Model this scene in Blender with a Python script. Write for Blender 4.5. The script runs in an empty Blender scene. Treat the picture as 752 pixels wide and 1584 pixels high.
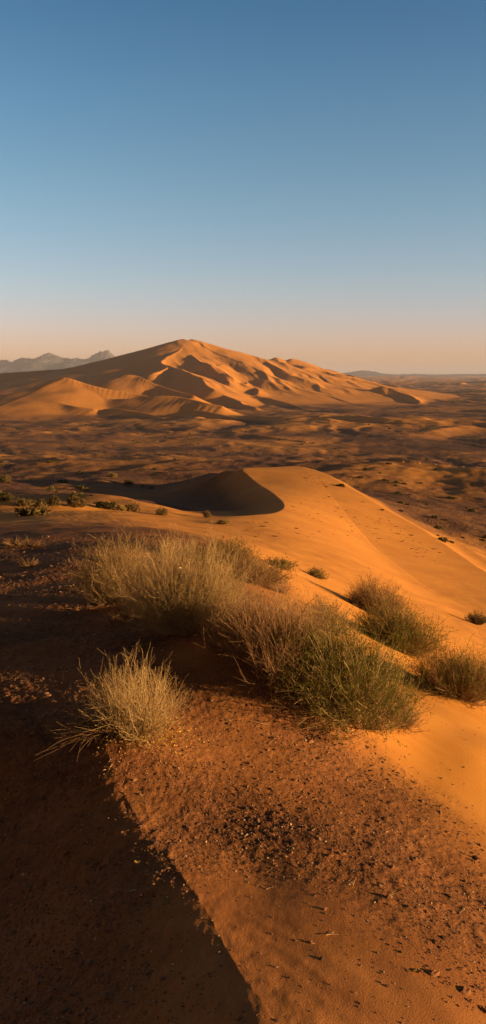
import bpy, math, random
import numpy as np
R = math.radians
rng = np.random.default_rng(7); random.seed(7)
S = bpy.context.scene
C = S.collection

# ------------------------------------------------------------------ camera
FPX = 1243.0; PITCH = 9.8; W0, H0 = 752.0, 1584.0
cam = bpy.data.objects.new('camera', bpy.data.cameras.new('camera')); C.objects.link(cam)
cam.location = (0, 0, 0); cam.rotation_euler = (R(90 - PITCH), 0, 0)
cam.data.sensor_fit = 'VERTICAL'; cam.data.sensor_height = 36.0
cam.data.lens = 36.0 * FPX / H0
cam.data.clip_start = 0.05; cam.data.clip_end = 120000
S.camera = cam

# ------------------------------------------------------------------ sky, sun, exposure
SUN_EL, SUN_BACK = 4.7, 15.0           # elevation; degrees behind the camera's right
sdir = np.array([math.cos(R(SUN_EL)) * math.cos(R(SUN_BACK)), -math.cos(R(SUN_EL)) * math.sin(R(SUN_BACK)), math.sin(R(SUN_EL))])
w = bpy.data.worlds.new('World'); S.world = w; w.use_nodes = True
nt = w.node_tree; nt.nodes.clear()
def N(nt, t, **k):
    n = nt.nodes.new(t)
    for a, b in k.items(): setattr(n, a, b)
    return n
out = N(nt, 'ShaderNodeOutputWorld'); bg = N(nt, 'ShaderNodeBackground')
sky = N(nt, 'ShaderNodeTexSky', sky_type='NISHITA')
sky.sun_disc = False; sky.sun_elevation = R(SUN_EL)
sky.sun_rotation = math.atan2(sdir[0], sdir[1])
sky.altitude = 600; sky.air_density = 1.0; sky.dust_density = 0.6; sky.ozone_density = 1.5
tc = N(nt, 'ShaderNodeTexCoord'); sep = N(nt, 'ShaderNodeSeparateXYZ')
ramp = N(nt, 'ShaderNodeValToRGB'); mul = N(nt, 'ShaderNodeMixRGB', blend_type='MULTIPLY'); mul.inputs[0].default_value = 1
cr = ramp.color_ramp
SKYT = [(0.0, (1.00, .74, 1.26)), (0.05, (.96, .77, 1.22)), (0.10, (.86, .82, 1.08)), (0.2, (.66, .81, .95)), (0.3, (.47, .72, .90)), (0.40, (.27, .57, .80)), (.55, (.29, .195, .155)), (1.0, (.16, .11, .09))]  # overhead stops, out of view, darkened and warmed to set the shade fill
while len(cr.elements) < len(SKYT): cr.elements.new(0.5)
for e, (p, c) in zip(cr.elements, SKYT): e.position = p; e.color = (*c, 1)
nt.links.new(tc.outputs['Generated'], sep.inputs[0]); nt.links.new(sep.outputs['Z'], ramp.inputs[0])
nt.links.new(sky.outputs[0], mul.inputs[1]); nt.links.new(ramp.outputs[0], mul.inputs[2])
# unseen sky behind camera dimmed and warmed, added to tune the shade fill
mr = N(nt, 'ShaderNodeMapRange'); mr.inputs[1].default_value = -.35; mr.inputs[2].default_value = .45; mr.inputs[3].default_value = 0; mr.inputs[4].default_value = 1.0
warm = N(nt, 'ShaderNodeMixRGB'); warm.inputs[1].default_value = (.80, .42, .22, 1); warm.inputs[2].default_value = (1, 1, 1, 1); nt.links.new(mr.outputs[0], warm.inputs[0])
mul2 = N(nt, 'ShaderNodeMixRGB', blend_type='MULTIPLY'); mul2.inputs[0].default_value = 1
nt.links.new(sep.outputs['Y'], mr.inputs[0]); nt.links.new(mul.outputs[0], mul2.inputs[1]); nt.links.new(warm.outputs[0], mul2.inputs[2])
# rosy tint added opposite the sun, out of view, to warm the shade
mrx = N(nt, 'ShaderNodeMapRange'); mrx.inputs[1].default_value = -.35; mrx.inputs[2].default_value = -.8; mrx.inputs[3].default_value = 0; mrx.inputs[4].default_value = 1; nt.links.new(sep.outputs['X'], mrx.inputs[0])
rosy = N(nt, 'ShaderNodeMixRGB'); rosy.inputs[1].default_value = (1, 1, 1, 1); rosy.inputs[2].default_value = (1.6, .9, .66, 1); nt.links.new(mrx.outputs[0], rosy.inputs[0])
mul3 = N(nt, 'ShaderNodeMixRGB', blend_type='MULTIPLY'); mul3.inputs[0].default_value = 1; nt.links.new(mul2.outputs[0], mul3.inputs[1]); nt.links.new(rosy.outputs[0], mul3.inputs[2])
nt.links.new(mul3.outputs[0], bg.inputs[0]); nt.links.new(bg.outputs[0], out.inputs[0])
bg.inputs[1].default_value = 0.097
sun = bpy.data.objects.new('sun', bpy.data.lights.new('sun', 'SUN')); C.objects.link(sun)
sun.data.energy = 5.0; sun.data.angle = R(0.55); sun.data.color = (1.0, 0.58, 0.22)
sun.rotation_euler = (R(90 - SUN_EL), 0, math.atan2(sdir[0], -sdir[1]))
sun.location = tuple(sdir * 60)
S.view_settings.view_transform = 'Standard'; S.view_settings.look = 'None'; S.view_settings.gamma = 1
S.view_settings.use_curve_mapping = False
S.view_settings.exposure = 1.42
S.cycles.max_bounces = 6; S.cycles.diffuse_bounces = 3; S.cycles.volume_bounces = 1; S.cycles.transparent_max_bounces = 8

# ------------------------------------------------------------------ numeric helpers
_p = np.random.default_rng(3).permutation(256); PERM = np.concatenate([_p, _p]).astype(np.int64)
GA = np.random.default_rng(4).uniform(0, 2 * np.pi, 256); GX, GY = np.cos(GA), np.sin(GA)
def perlin(x, y, seed=0):
    x = np.asarray(x, float) + seed * 17.31; y = np.asarray(y, float) - seed * 9.77
    xi = np.floor(x).astype(np.int64); yi = np.floor(y).astype(np.int64)
    xf = x - xi; yf = y - yi
    u = xf * xf * xf * (xf * (xf * 6 - 15) + 10); v = yf * yf * yf * (yf * (yf * 6 - 15) + 10)
    def g(ix, iy, dx, dy):
        h = PERM[(PERM[ix & 255] + iy) & 255]
        return GX[h] * dx + GY[h] * dy
    a = g(xi, yi, xf, yf); b = g(xi + 1, yi, xf - 1, yf); c = g(xi, yi + 1, xf, yf - 1); d = g(xi + 1, yi + 1, xf - 1, yf - 1)
    return 1.5 * ((a + (b - a) * u) * (1 - v) + (c + (d - c) * u) * v)
def fbm(x, y, o=4, seed=0, gain=.5):
    s = 0; a = 1
    for i in range(o): s = s + a * perlin(x * 2 ** i, y * 2 ** i, seed + i * 3); a *= gain
    return s
def sstep(a, b, x):
    t = np.clip((x - a) / (b - a), 0, 1); return t * t * (3 - 2 * t)
def smax(a, b, k): return .5 * (a + b + np.sqrt((a - b) ** 2 + k * k))
cp, sp = math.cos(R(PITCH)), math.sin(R(PITCH))
def ray(px, py):
    X = (px - W0 / 2) / FPX; v = (py - H0 / 2) / FPX
    return np.array([X, cp - v * sp, -sp - v * cp])
def at(px, py, dist):                     # world point seen at a pixel, dist metres ahead
    d = ray(px, py); return d * (dist / d[1])

# thin plate surface through survey points, in (bearing, log distance)
class TPS:
    def __init__(self, pts, lam=1e-3):
        p = np.array(pts, float); self.c = self.dom(p[:, 0], p[:, 1]); n = len(p)
        K = self.k(self.c, self.c) + lam * np.eye(n); P = np.c_[np.ones(n), self.c]
        A = np.block([[K, P], [P.T, np.zeros((3, 3))]])
        self.w = np.linalg.solve(A, np.r_[p[:, 2], np.zeros(3)])
    def dom(self, x, y):
        th = np.arctan2(x, y); r = np.hypot(x, y)
        th = np.clip(th, -1.1, 1.1)
        return np.c_[th * 2.2, np.log(r + 0.6)]
    def k(self, a, b):
        d2 = (a[:, None, 0] - b[None, :, 0]) ** 2 + (a[:, None, 1] - b[None, :, 1]) ** 2
        return np.where(d2 > 1e-12, .5 * d2 * np.log(d2 + 1e-12), 0)
    def __call__(self, x, y):
        sh = np.shape(x); q = self.dom(np.ravel(x), np.ravel(y)); o = np.empty(len(q))
        for i in range(0, len(q), 60000):
            s = q[i:i + 60000]; o[i:i + 60000] = self.k(s, self.c) @ self.w[:len(self.c)] + self.w[-3] + s @ self.w[-2:]
        return o.reshape(sh)

def A_(px, py, d): return tuple(at(px, py, d))
near = [(0, .3, -2), (-3, 0, -2.25), (3, 0, -2.9), (1.5, .3, -2.3), (2.2, 1.2, -2.7), (4, 1.5, -3.5), (3.2, 3, -3.4), (-4, -4, -2.4), (-8, -5, -2.6), (8, -5, -4.4), (6, 0, -4.0), (-6, 2, -2.5), (7, 4, -4.7), (12, 8, -6.5), (-12, 8, -2.9),
        A_(376, 1584, 2.2), A_(0, 1584, 2.2), A_(752, 1584, 2.3), A_(376, 1300, 3.45), A_(752, 1400, 3.05), A_(600, 1250, 3.9), A_(752, 1250, 4.3),
        A_(180, 1150, 4.35), A_(0, 1200, 4.1), A_(0, 1080, 5.1), A_(0, 1000, 6.15), A_(0, 900, 9.2), A_(0, 850, 12.4), A_(200, 1000, 6.05), A_(200, 900, 9.0), A_(200, 850, 12.0),
        A_(300, 985, 6.3), A_(330, 900, 9.8), A_(430, 1050, 5.45), A_(560, 1120, 5.35), A_(500, 1080, 5.4), A_(400, 960, 7.2), A_(640, 1150, 5.3), A_(752, 1160, 5.4), A_(752, 1090, 7.4), A_(690, 1080, 6.9),
        A_(620, 1000, 10.5), A_(560, 960, 11.5), A_(480, 930, 11), A_(430, 880, 14), A_(380, 850, 16)]
low = near + [A_(0, 800, 27), A_(200, 800, 29), A_(300, 808, 33), A_(330, 797, 50), A_(300, 784, 64), A_(340, 768, 80), A_(255, 770, 78), A_(250, 790, 50), A_(0, 770, 50), A_(200, 770, 50), A_(0, 742, 110), A_(200, 742, 110), A_(0, 700, 340), A_(250, 700, 345), A_(300, 752, 110),
        (-40, 40, -7), (-60, 100, -15), (-120, 300, -33), A_(365, 806, 36), A_(500, 880, 26), A_(620, 900, 32), A_(752, 940, 30), A_(752, 870, 70), A_(700, 845, 95), A_(620, 800, 140), A_(752, 845, 130), A_(500, 760, 150), A_(420, 735, 150),
        A_(752, 780, 215), A_(600, 770, 215), (60, 60, -20), (120, 120, -32), (30, 10, -10), (60, 10, -18), (250, 0, -34),
        A_(376, 700, 350), (0, 500, -35), (-250, 500, -35), (300, 500, -35), (0, 1500, -35), (-800, 1500, -35), (800, 1500, -35), (0, 30000, -35), (-20000, 30000, -35), (20000, 30000, -35)]
up = near + [A_(752, 1000, 15), A_(752, 945, 23), A_(752, 905, 31), A_(752, 868, 46), A_(600, 1000, 10.7), A_(600, 900, 23), A_(650, 860, 36), A_(600, 830, 43), A_(676, 822, 57), A_(600, 782, 66), A_(540, 800, 48), A_(540, 752, 74),
        A_(500, 900, 18), A_(500, 850, 27), A_(500, 800, 43), A_(500, 760, 65), A_(460, 722, 90), A_(462, 735, 78), A_(440, 768, 52), A_(400, 740, 74), A_(376, 727, 80), A_(400, 850, 20), A_(350, 820, 30), A_(420, 800, 36), A_(300, 800, 36),
        A_(200, 790, 40), A_(200, 740, 110), (150, 150, -26), (0, 200, -20), (30, 10, -9), (60, 0, -16), (0, 1000, -80)]
LOW, UP = TPS(low), TPS(up)

def catmull(p, n=5):
    p = np.array(p, float); q = [p[0]]
    P = np.vstack([2 * p[0] - p[1], p, 2 * p[-1] - p[-2]])
    for i in range(1, len(P) - 2):
        for j in range(1, n + 1):
            t = j / n
            q.append(.5 * (2 * P[i] + (P[i + 1] - P[i - 1]) * t + (2 * P[i - 1] - 5 * P[i] + 4 * P[i + 1] - P[i + 2]) * t * t + (3 * P[i] - P[i - 1] - 3 * P[i + 1] + P[i + 2]) * t ** 3))
    return np.array(q)
def near_line(x, y, P):
    """distance, side (+1 = right of travel), and interpolated columns of P at the nearest point"""
    best = np.full(x.shape, 1e18); side = np.zeros(x.shape); val = np.zeros(x.shape + (P.shape[1] - 2,))
    for a, b in zip(P[:-1], P[1:]):
        dx, dy = b[0] - a[0], b[1] - a[1]; L = dx * dx + dy * dy + 1e-9
        t = np.clip(((x - a[0]) * dx + (y - a[1]) * dy) / L, 0, 1)
        ex = x - a[0] - t * dx; ey = y - a[1] - t * dy; d = ex * ex + ey * ey
        m = d < best - 1e-6
        best = np.where(m, d, best); side = np.where(m, (dy * (x - a[0]) - dx * (y - a[1])) / np.sqrt(L * (d + 1e-9)), side)
        for k in range(val.shape[-1]): val[..., k] = np.where(m, a[2 + k] + t * (b[2 + k] - a[2 + k]), val[..., k])
    return np.sqrt(best), side, val

# far ridges: (pixel x, pixel y, metres ahead); first slope on the left of travel, second on the right; base level
def RG(pts, sl, sr, base=-36, cl=1.0, crr=1.0): return (catmull([A_(*p) for p in pts]), sl, sr, base, cl, crr)
FLOOR = -36.0
RIDGES = [
  # mega dune skyline, left to right
  RG([(-160, 596, 1150), (-60, 582, 1180), (40, 575, 1200), (110, 569, 1220), (180, 556, 1230), (230, 545, 1230), (266, 534, 1225), (283, 524.5, 1220), (290, 528.5, 1222), (296, 524.5, 1225)], .30, .27),
  RG([(296, 526, 1225), (316, 544, 1270), (342, 554, 1330), (358, 555, 1380), (373, 552.5, 1400), (398, 558, 1440), (412, 561, 1480), (425, 552.5, 1500), (441, 560, 1500), (455, 554.5, 1500), (482, 569, 1560), (510, 579, 1620), (535, 592, 1680)], .3, .34),
  # the spine down the shaded flank, then the lit tongues
  RG([(286, 526, 1225), (283, 535, 1180), (268, 548, 1120), (252, 559, 1060), (270, 566, 1020), (290, 576, 960), (312, 590, 900), (332, 602, 850)], .30, .42),
  RG([(294, 526, 1225), (313, 536, 1205), (332, 548, 1170), (341, 557, 1120), (336, 566, 1060)], .28, .55),
  RG([(298, 549, 1120), (308, 556, 1080), (322, 565, 1040), (338, 575, 1000), (352, 588, 940)], .36, .5),
  RG([(262, 564, 1040), (253, 571, 990), (236, 578, 960), (218, 583, 960)], .45, .34),
  RG([(350, 552, 1340), (352, 564, 1220), (360, 578, 1110), (378, 592, 1010), (402, 606, 900)], .36, .45),
  RG([(374, 553, 1400), (378, 566, 1260), (390, 580, 1140), (410, 594, 1020), (436, 608, 920)], .36, .45),
  RG([(398, 559, 1440), (404, 568, 1330), (418, 582, 1180), (440, 596, 1060), (470, 609, 960)], .36, .45),
  RG([(425, 556, 1500), (432, 566, 1400), (446, 580, 1250), (466, 592, 1130), (496, 606, 1020)], .36, .5),
  RG([(440, 559, 1500), (458, 570, 1420), (476, 582, 1290), (500, 596, 1160), (530, 610, 1060)], .36, .5),
  RG([(456, 559, 1500), (478, 568, 1500), (500, 580, 1420), (522, 592, 1280), (552, 605, 1160)], .4, .5),
  # front dunes under the shaded flank
  RG([(88, 588, 750), (97, 584, 740), (130, 593, 735), (165, 602, 725), (205, 609, 715), (240, 617, 690)], .5, .30),
  RG([(150, 592, 900), (185, 580, 880), (212, 582, 870), (240, 592, 850), (266, 602, 820), (300, 612, 780)], .5, .32),
  RG([(160, 618, 700), (200, 616, 690), (250, 612, 680), (300, 618, 665), (350, 628, 640)], .45, .3),
  RG([(-40, 632, 690), (20, 620, 690), (60, 617, 685), (100, 624, 670), (140, 633, 640)], .45, .28),
  RG([(120, 640, 640), (165, 632, 640), (210, 637, 625), (250, 648, 590)], .45, .28),
  RG([(300, 600, 900), (330, 606, 860), (360, 618, 800), (400, 630, 720)], .5, .32),
  RG([(250, 588, 960), (280, 584, 960), (310, 594, 920), (330, 606, 860)], .5, .32),
  RG([(260, 640, 620), (300, 634, 620), (345, 640, 600), (380, 650, 570)], .45, .28),
  RG([(400, 612, 880), (430, 618, 850), (470, 630, 780), (500, 640, 700)], .45, .28),
  # dark cone right of the mega dune
  RG([(560, 606, 1010), (590, 598, 1000), (604, 600, 990), (622, 608, 960), (648, 620, 900)], .32, .33),
]
VALLEY = [
  RG([(376, 728, 82), (345, 733, 86), (305, 741, 91), (262, 748, 96), (215, 754, 100)], .22, .20, -16),  # low dunes on the plain
  RG([(520, 690, 400), (548, 680, 410), (575, 684, 405), (600, 692, 385)], .3, .16),
  RG([(560, 745, 262), (600, 738, 262), (636, 729, 262), (670, 737, 255), (720, 750, 235)], .3, .2, -38),
  RG([(640, 770, 215), (680, 758, 222), (710, 751, 222), (752, 757, 215), (800, 765, 205)], .35, .2, -38),
  RG([(640, 835, 135), (690, 822, 135), (740, 815, 138), (790, 813, 138), (840, 820, 130)], .45, .3, -36),
  RG([(390, 690, 400), (430, 683, 400), (480, 688, 395)], .25, .15),
  RG([(150, 668, 500), (210, 660, 500), (260, 664, 490), (310, 672, 470)], .25, .15),
  RG([(-20, 690, 400), (60, 684, 400), (120, 690, 390)], .25, .15),
  RG([(150, 714, 300), (200, 708, 300), (240, 713, 290)], .2, .12, -33),
  RG([(640, 716, 330), (690, 708, 330), (752, 712, 320)], .25, .15, -37),
  RG([(430, 658, 570), (480, 650, 570), (520, 650, 560), (570, 660, 520)], .3, .3),
  RG([(630, 694, 410), (672, 686, 415), (705, 684, 410), (752, 692, 385), (790, 698, 370)], .3, .3),
  RG([(545, 720, 325), (580, 711, 325), (612, 709, 318), (665, 720, 295)], .3, .3),
  RG([(50, 720, 310), (90, 711, 312), (120, 709, 305), (170, 719, 285)], .28, .28, -34),
  RG([(310, 712, 350), (352, 702, 355), (390, 701, 348), (440, 710, 325)], .28, .3),
  RG([(670, 645, 720), (715, 635, 730), (750, 634, 720), (800, 643, 680)], .3, .3),
  RG([(330, 680, 440), (372, 673, 440), (410, 673, 430), (470, 683, 400)], .3, .3),
  RG([(600, 660, 560), (660, 654, 570), (720, 660, 540)], .25, .15),
]
def ridge_h(x, y, rdg):
    P, sl, sr, base, cl, c2 = rdg
    out = np.full(x.shape, -1e9)
    for a, b in zip(P[:-1], P[1:]):
        dx, dy = b[0] - a[0], b[1] - a[1]; L = dx * dx + dy * dy + 1e-9
        t = np.clip(((x - a[0]) * dx + (y - a[1]) * dy) / L, 0, 1)
        ex = x - a[0] - t * dx; ey = y - a[1] - t * dy; d = np.sqrt(ex * ex + ey * ey) + 1e-6
        q = np.clip((dy * (x - a[0]) - dx * (y - a[1])) / (math.sqrt(L) * d), -1, 1)
        k = sr * (.5 + .5 * q) + sl * (.5 - .5 * q); H_ = np.maximum(a[2] + t * (b[2] - a[2]) - base, 1.5)
        np.maximum(out, (H_ + 2.2) * np.clip(1 - k * d / H_ / 1.5, 0, 1) ** 1.5, out)   # concave flanks easing onto the plain
    return base - 2.2 + out

def _r(px, py, d, k): q = A_(px, py, d); return (q[0], q[1], k)
RIM = catmull([_r(900, 960, 33, .3), _r(830, 920, 38, .3), _r(752, 868, 46, .3), _r(676, 822, 57, .3), _r(600, 782, 66, .3), _r(540, 752, 75, .32), _r(500, 734, 84, .4), _r(462, 721, 91, .5), _r(420, 723, 86, .55),
    _r(376, 727, 81, .55), _r(392, 735, 73, .52), _r(425, 752, 60, .5), _r(440, 768, 51, .48), _r(428, 779, 45, .45), _r(400, 790, 41, .25), _r(350, 800, 37, .1), _r(290, 806, 34, .05), _r(230, 810, 33, .0)], 6)
TROUGH = catmull([_r(482, 738, 82, .05), _r(535, 778, 58, .8), _r(586, 815, 44, 1.2), _r(656, 865, 33, 1.3), _r(726, 905, 28, 1.2), _r(800, 950, 24, 1.0), _r(900, 1010, 20, .6)], 5)
CREST = np.array([(1.6, -2.5, 0), (.75, .6, 0)] + [tuple(A_(*q)[:2]) + (0,) for q in ((425, 1584, 2.2), (368, 1500, 2.47), (318, 1405, 2.87), (283, 1352, 3.1), (247, 1297, 3.38), (212, 1258, 3.6), (180, 1205, 3.95), (152, 1142, 4.38))] + [(-1.15, 5.0, 0), (-2.2, 6.4, 0)])
CREST = catmull(CREST, 5)

def height(x, y, micro=False):
    x = np.asarray(x, float); y = np.asarray(y, float); sh = x.shape
    x = x.ravel(); y = y.ravel()
    r = np.hypot(x, y); th = np.abs(np.arctan2(x, y))
    z = LOW(x, y)
    wv = sstep(2.1, 3.0, th)
    prof = -2.1 - 33 * sstep(5, 260, r)
    z = z * (1 - wv) + prof * wv
    z = np.where(r > 260, np.minimum(z, z * 0 + (-35) + (z + 35) * (1 - sstep(260, 420, r))), z)
    # the middle dune
    m = (r > 5) & (r < 170) & (th < 1.1)
    xm, ym = x[m], y[m]
    u = UP(xm, ym)
    do, so, vo = near_line(xm, ym, RIM)
    u2 = u - np.clip(so * 1.6, 0, 1) * do * vo[..., 0]
    dp, sp_, vp = near_line(xm, ym, TROUGH)
    sc_ = np.clip(np.hypot(xm, ym) / 40, .6, 2.2); wd = np.where(sp_ < 0, 9.5, 5.0) * sc_
    u2 -= vp[..., 0] * np.exp(-(np.sqrt(dp * dp + .25) / wd))
    r_ = np.hypot(xm, ym)
    hz = sstep(10, 24, r_)
    lz = z[m]
    body = smax(lz, u2, .25 + 0 * lz) - .04
    # the slip face cuts below the low ground's upper skin
    z[m] = lz + (body - lz) * hz
    if not (r > 120).any() and not (r > 70).any(): return near_part(x, y, z, r, th, micro).reshape(sh)
    m = r > 60
    xm, ym, zm = x[m], y[m], z[m]; rm = r[m]
    wx = xm + 6 * fbm(xm / 90, ym / 90, 3, 5) * sstep(150, 500, rm); wy = ym + 9 * fbm(xm / 90, ym / 90, 3, 9) * sstep(150, 500, rm)
    # small dunes over the plain, scale grows with distance
    for (wl, amp, seed, r0, r1) in ((13, .3, 6, 130, 520), (26, .8, 1, 200, 900), (70, 4.4, 2, 380, 2500), (190, 8, 3, 1100, 6000), (520, 15, 4, 2400, 30000)):
        k = (rm > r0 * .7)
        X, Y = xm[k], ym[k]
        ph = (X * .83 + Y * .56) / wl + 1.1 * fbm(X / wl / 2.6, Y / wl / 2.6, 3, seed)
        fr = ph - np.floor(ph)
        saw = np.where(fr < .68, fr / .68, (1 - fr) / .32)
        saw = saw * saw * (3 - 2 * saw) * .5 + saw * .5
        am = np.clip(.5 + .9 * fbm(X / wl / 3.2, Y / wl / 3.2, 2, seed + 20), 0, 1.3)
        zm[k] += amp * am * (1 - saw * 0 ) * saw * sstep(r0 * .7, r0 * 1.4, rm[k]) * (1 - sstep(r1, r1 * 2.0, rm[k]))
    zm += (.5 * fbm(xm / 30, ym / 30, 3, 33) + .35 * fbm(xm / 14, ym / 8, 3, 34)) * sstep(120, 200, rm)
    thm = np.arctan2(xm, ym)
    for rg in RIDGES:
        P = rg[0]; cx, cy = P[:, 0].mean(), P[:, 1].mean(); rad = np.hypot(P[:, 0] - cx, P[:, 1] - cy).max() + 700
        k = (np.hypot(xm - cx, ym - cy) < rad)
        if k.any(): zm[k] = smax(zm[k], ridge_h(wx[k], wy[k], rg), .8)
    for rg in VALLEY:
        P = rg[0]; cx, cy = P[:, 0].mean(), P[:, 1].mean(); rad = np.hypot(P[:, 0] - cx, P[:, 1] - cy).max() + 70
        k = (np.hypot(xm - cx, ym - cy) < rad)
        if not k.any(): continue
        h = ridge_h(xm[k] + 3 * fbm(xm[k] / 30, ym[k] / 30, 2, 61), ym[k] + 5 * fbm(xm[k] / 30, ym[k] / 30, 2, 62), rg)
        zm[k] = smax(zm[k], h, .6)
    # secondary dune forms on the mega dune's flanks
    el = np.clip((zm + 31) / 22, 0, 1) * (rm < 2500)
    sel = sstep(-135, -30, xm + (ym - 900) * .10)
    for (wl, amp, sd) in ((58, 5.0, 71), (27, 1.9, 75), (12, .4, 79)):
        ph = (xm * .86 + (ym - 900) * .42) / wl + 1.0 * fbm(xm / wl / 2.4, ym / wl / 5, 3, sd)
        fr = ph - np.floor(ph); saw = np.where(fr < .36, fr / .36, (1 - fr) / .64)
        zm += el * sel * amp * (saw ** 1.3 - .5) * np.clip(.55 + fbm(xm / wl / 3, ym / wl / 3, 2, sd + 1), 0, 1.1) * sstep(800, 960, rm) * (1 - .75 * sstep(8, 30, zm))
    z[m] = zm
    return near_part(x, y, z, r, th, micro).reshape(sh)
def near_part(x, y, z, r, th, micro):
    # intermediate ground: low sandy waves
    mm = (r > 14) & (r < 420) & (th < 1.2)
    X, Y = x[mm], y[mm]
    k = sstep(14, 40, r[mm]) * (1 - sstep(300, 420, r[mm])) * sstep(.5, 3., np.abs(LOWMARK(X, Y)))
    z[mm] += k * (.35 * fbm(X / 9, Y / 9, 3, 41) + .9 * fbm(X / 33, Y / 33, 2, 43) * sstep(40, 120, r[mm]))
    # near crest: ground falls away to the left of it
    m = (r < 14)
    xm, ym = x[m], y[m]
    d, s, _ = near_line(xm, ym, CREST)
    d = d + (.035 * fbm(xm / .45, ym / .45, 2, 50) + .022 * fbm(xm / .07, ym / .09, 3, 52)) * s * np.exp(-d / .3)
    dl = np.where(s < 0, np.sqrt(d * d + .01) - .1, 0)
    fade = 1 - sstep(3.7, 4.8, ym)
    z[m] -= fade * (.34 * dl - .12 * np.minimum(dl, .0)) * (1 - .35 * sstep(1.5, 5, dl))
    z[m] -= (1 - sstep(4.6, 5.6, ym)) * np.where(s > 0, .10 * np.minimum(d, 1.3), 0)
    # hummock under the shrub and the row of bushes
    for hx, hy, hr, hh in HUM:
        z[m] += hh * np.exp(-((xm - hx) ** 2 + (ym - hy) ** 2) / hr ** 2)
    if micro:
        m = r < 60
        xm, ym, rm = x[m], y[m], r[m]; g = gravel(xm, ym)
        n1 = fbm(xm / .055, ym / .055, 3, 11, .6); n2 = fbm(xm / .35, ym / .35, 3, 13)
        z[m] += (1 - sstep(9, 16, rm)) * (g * .0035 * n1 + g * .004 * np.maximum(perlin(xm / .07, ym / .05, 14) - .25, 0) * 3 + (.3 + g) * .0045 * n2) + .03 * fbm(xm / 1.6, ym / 1.6, 3, 15) * (1 - sstep(20, 50, rm))
        ph = (xm * .55 + ym * .95) / .16 + 1.6 * fbm(xm / .9, ym / .9, 2, 17)
        rip = (.5 + .5 * np.sin(2 * np.pi * ph)) ** 1.5
        z[m] += (1 - g) * .0018 * rip * (1 - sstep(7, 12, rm)) * np.clip(.6 + perlin(xm / 1.1, ym / 1.1, 18), 0, 1)
    return z
def LOWMARK(x, y):                       # 0 on the smooth dune body, grows away from it
    d, s, _ = near_line(x, y, RIM)
    inside = (np.hypot(x, y) < 100) & (s < 0)
    return np.where(inside, np.minimum(3 * sstep(0, 6, -.12 * y - 1 - x), d), np.minimum(d, 3.0))
GEDGE = np.array([A_(900, 1345, 3.4), A_(752, 1250, 4.3), A_(640, 1185, 4.85), A_(560, 1125, 5.3), A_(470, 1085, 5.5), A_(440, 1000, 6.4), A_(450, 920, 9.5), A_(380, 850, 15), A_(300, 822, 22), A_(100, 812, 25), A_(-300, 812, 25)])[:, :2]
GEDGE = catmull(np.c_[GEDGE, np.zeros(len(GEDGE))], 4)
SANDY = [(tuple(A_(470, 1560, 2.3)[:2]), .75), (tuple(A_(400, 1420, 2.9)[:2]), .5), (tuple(A_(600, 1640, 2.1)[:2]), .5), (tuple(A_(330, 1040, 5.7)[:2]), .35)]
def gravel(x, y):
    """1 = stony crust, 0 = clean sand"""
    r = np.hypot(x, y)
    d, s, _ = near_line(x, y, GEDGE)
    d = d + .16 * fbm(x / .5, y / .5, 3, 23) * np.clip(r / 5, .5, 4)
    g = sstep(-.2, .55, np.where(s < 0, d, -d) / np.clip(r / 6, .6, 4))
    for (c, rr) in SANDY:
        g = g * (1 - .95 * np.exp(-(((x - c[0]) ** 2 + (y - c[1]) ** 2) / rr ** 2) ** 1.5))
    g = g * np.clip(.85 + .6 * fbm(x / 1.3, y / 1.3, 2, 24), .25, 1)
    return g * (1 - sstep(16, 26, r))
HUM = []
def _h(px, py, d, r, h): p = A_(px, py, d); HUM.append((p[0], p[1], r, h))
_h(200, 1130, 4.45, .35, .05); _h(290, 975, 6.4, .8, .05); _h(440, 1030, 5.9, .7, .06); _h(555, 1100, 5.6, .6, .08)

def hit(px, py):
    """where the view ray through a pixel meets the ground sheet (objects are then stood there)"""
    d = ray(px, py); t = math.atan2(d[0], d[1]); hh = math.hypot(d[0], d[1])
    c = float(np.interp(t, ang, np.arange(na))); c0 = min(int(c), na - 2); f = c - c0
    zc = Z[:, c0] * (1 - f) + Z[:, c0 + 1] * f; gap = rad * d[2] / hh - zc; gap[rad < 1.3] = 1
    k = max(int(np.argmax(gap < 0)), 1); q = gap[k - 1] / (gap[k - 1] - gap[k] + 1e-12); r_ = rad[k - 1] + (rad[k] - rad[k - 1]) * q
    return np.array([r_ * math.sin(t), r_ * math.cos(t), zc[k - 1] * (1 - q) + zc[k] * q])

# ------------------------------------------------------------------ mesh helpers
def mesh_obj(name, V, F, mat, parent=None, smooth=True, attrs=None):
    me = bpy.data.meshes.new(name); V = np.asarray(V, np.float32); F = np.asarray(F, np.int32); k = F.shape[1]
    me.vertices.add(len(V)); me.vertices.foreach_set('co', V.ravel())
    me.loops.add(F.size); me.loops.foreach_set('vertex_index', F.ravel())
    me.polygons.add(len(F)); me.polygons.foreach_set('loop_start', np.arange(0, F.size, k, dtype=np.int32)); me.polygons.foreach_set('loop_total', np.full(len(F), k, np.int32))
    me.polygons.foreach_set('use_smooth', np.full(len(F), smooth, bool))
    for an, av in (attrs or {}).items():
        a = me.attributes.new(an, 'FLOAT', 'POINT'); a.data.foreach_set('value', np.asarray(av, np.float32))
    me.update(calc_edges=True); me.validate()
    if mat: me.materials.append(mat)
    o = bpy.data.objects.new(name, me); C.objects.link(o)
    if parent: o.parent = parent
    return o
def tag(o, label=None, cat=None, group=None, kind=None):
    if label: o['label'] = label
    if cat: o['category'] = cat
    if group: o['group'] = group
    if kind: o['kind'] = kind
    return o
def empty(name, loc):
    o = bpy.data.objects.new(name, None); C.objects.link(o); o.location = tuple(loc); o.empty_display_size = .1
    return o

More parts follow.
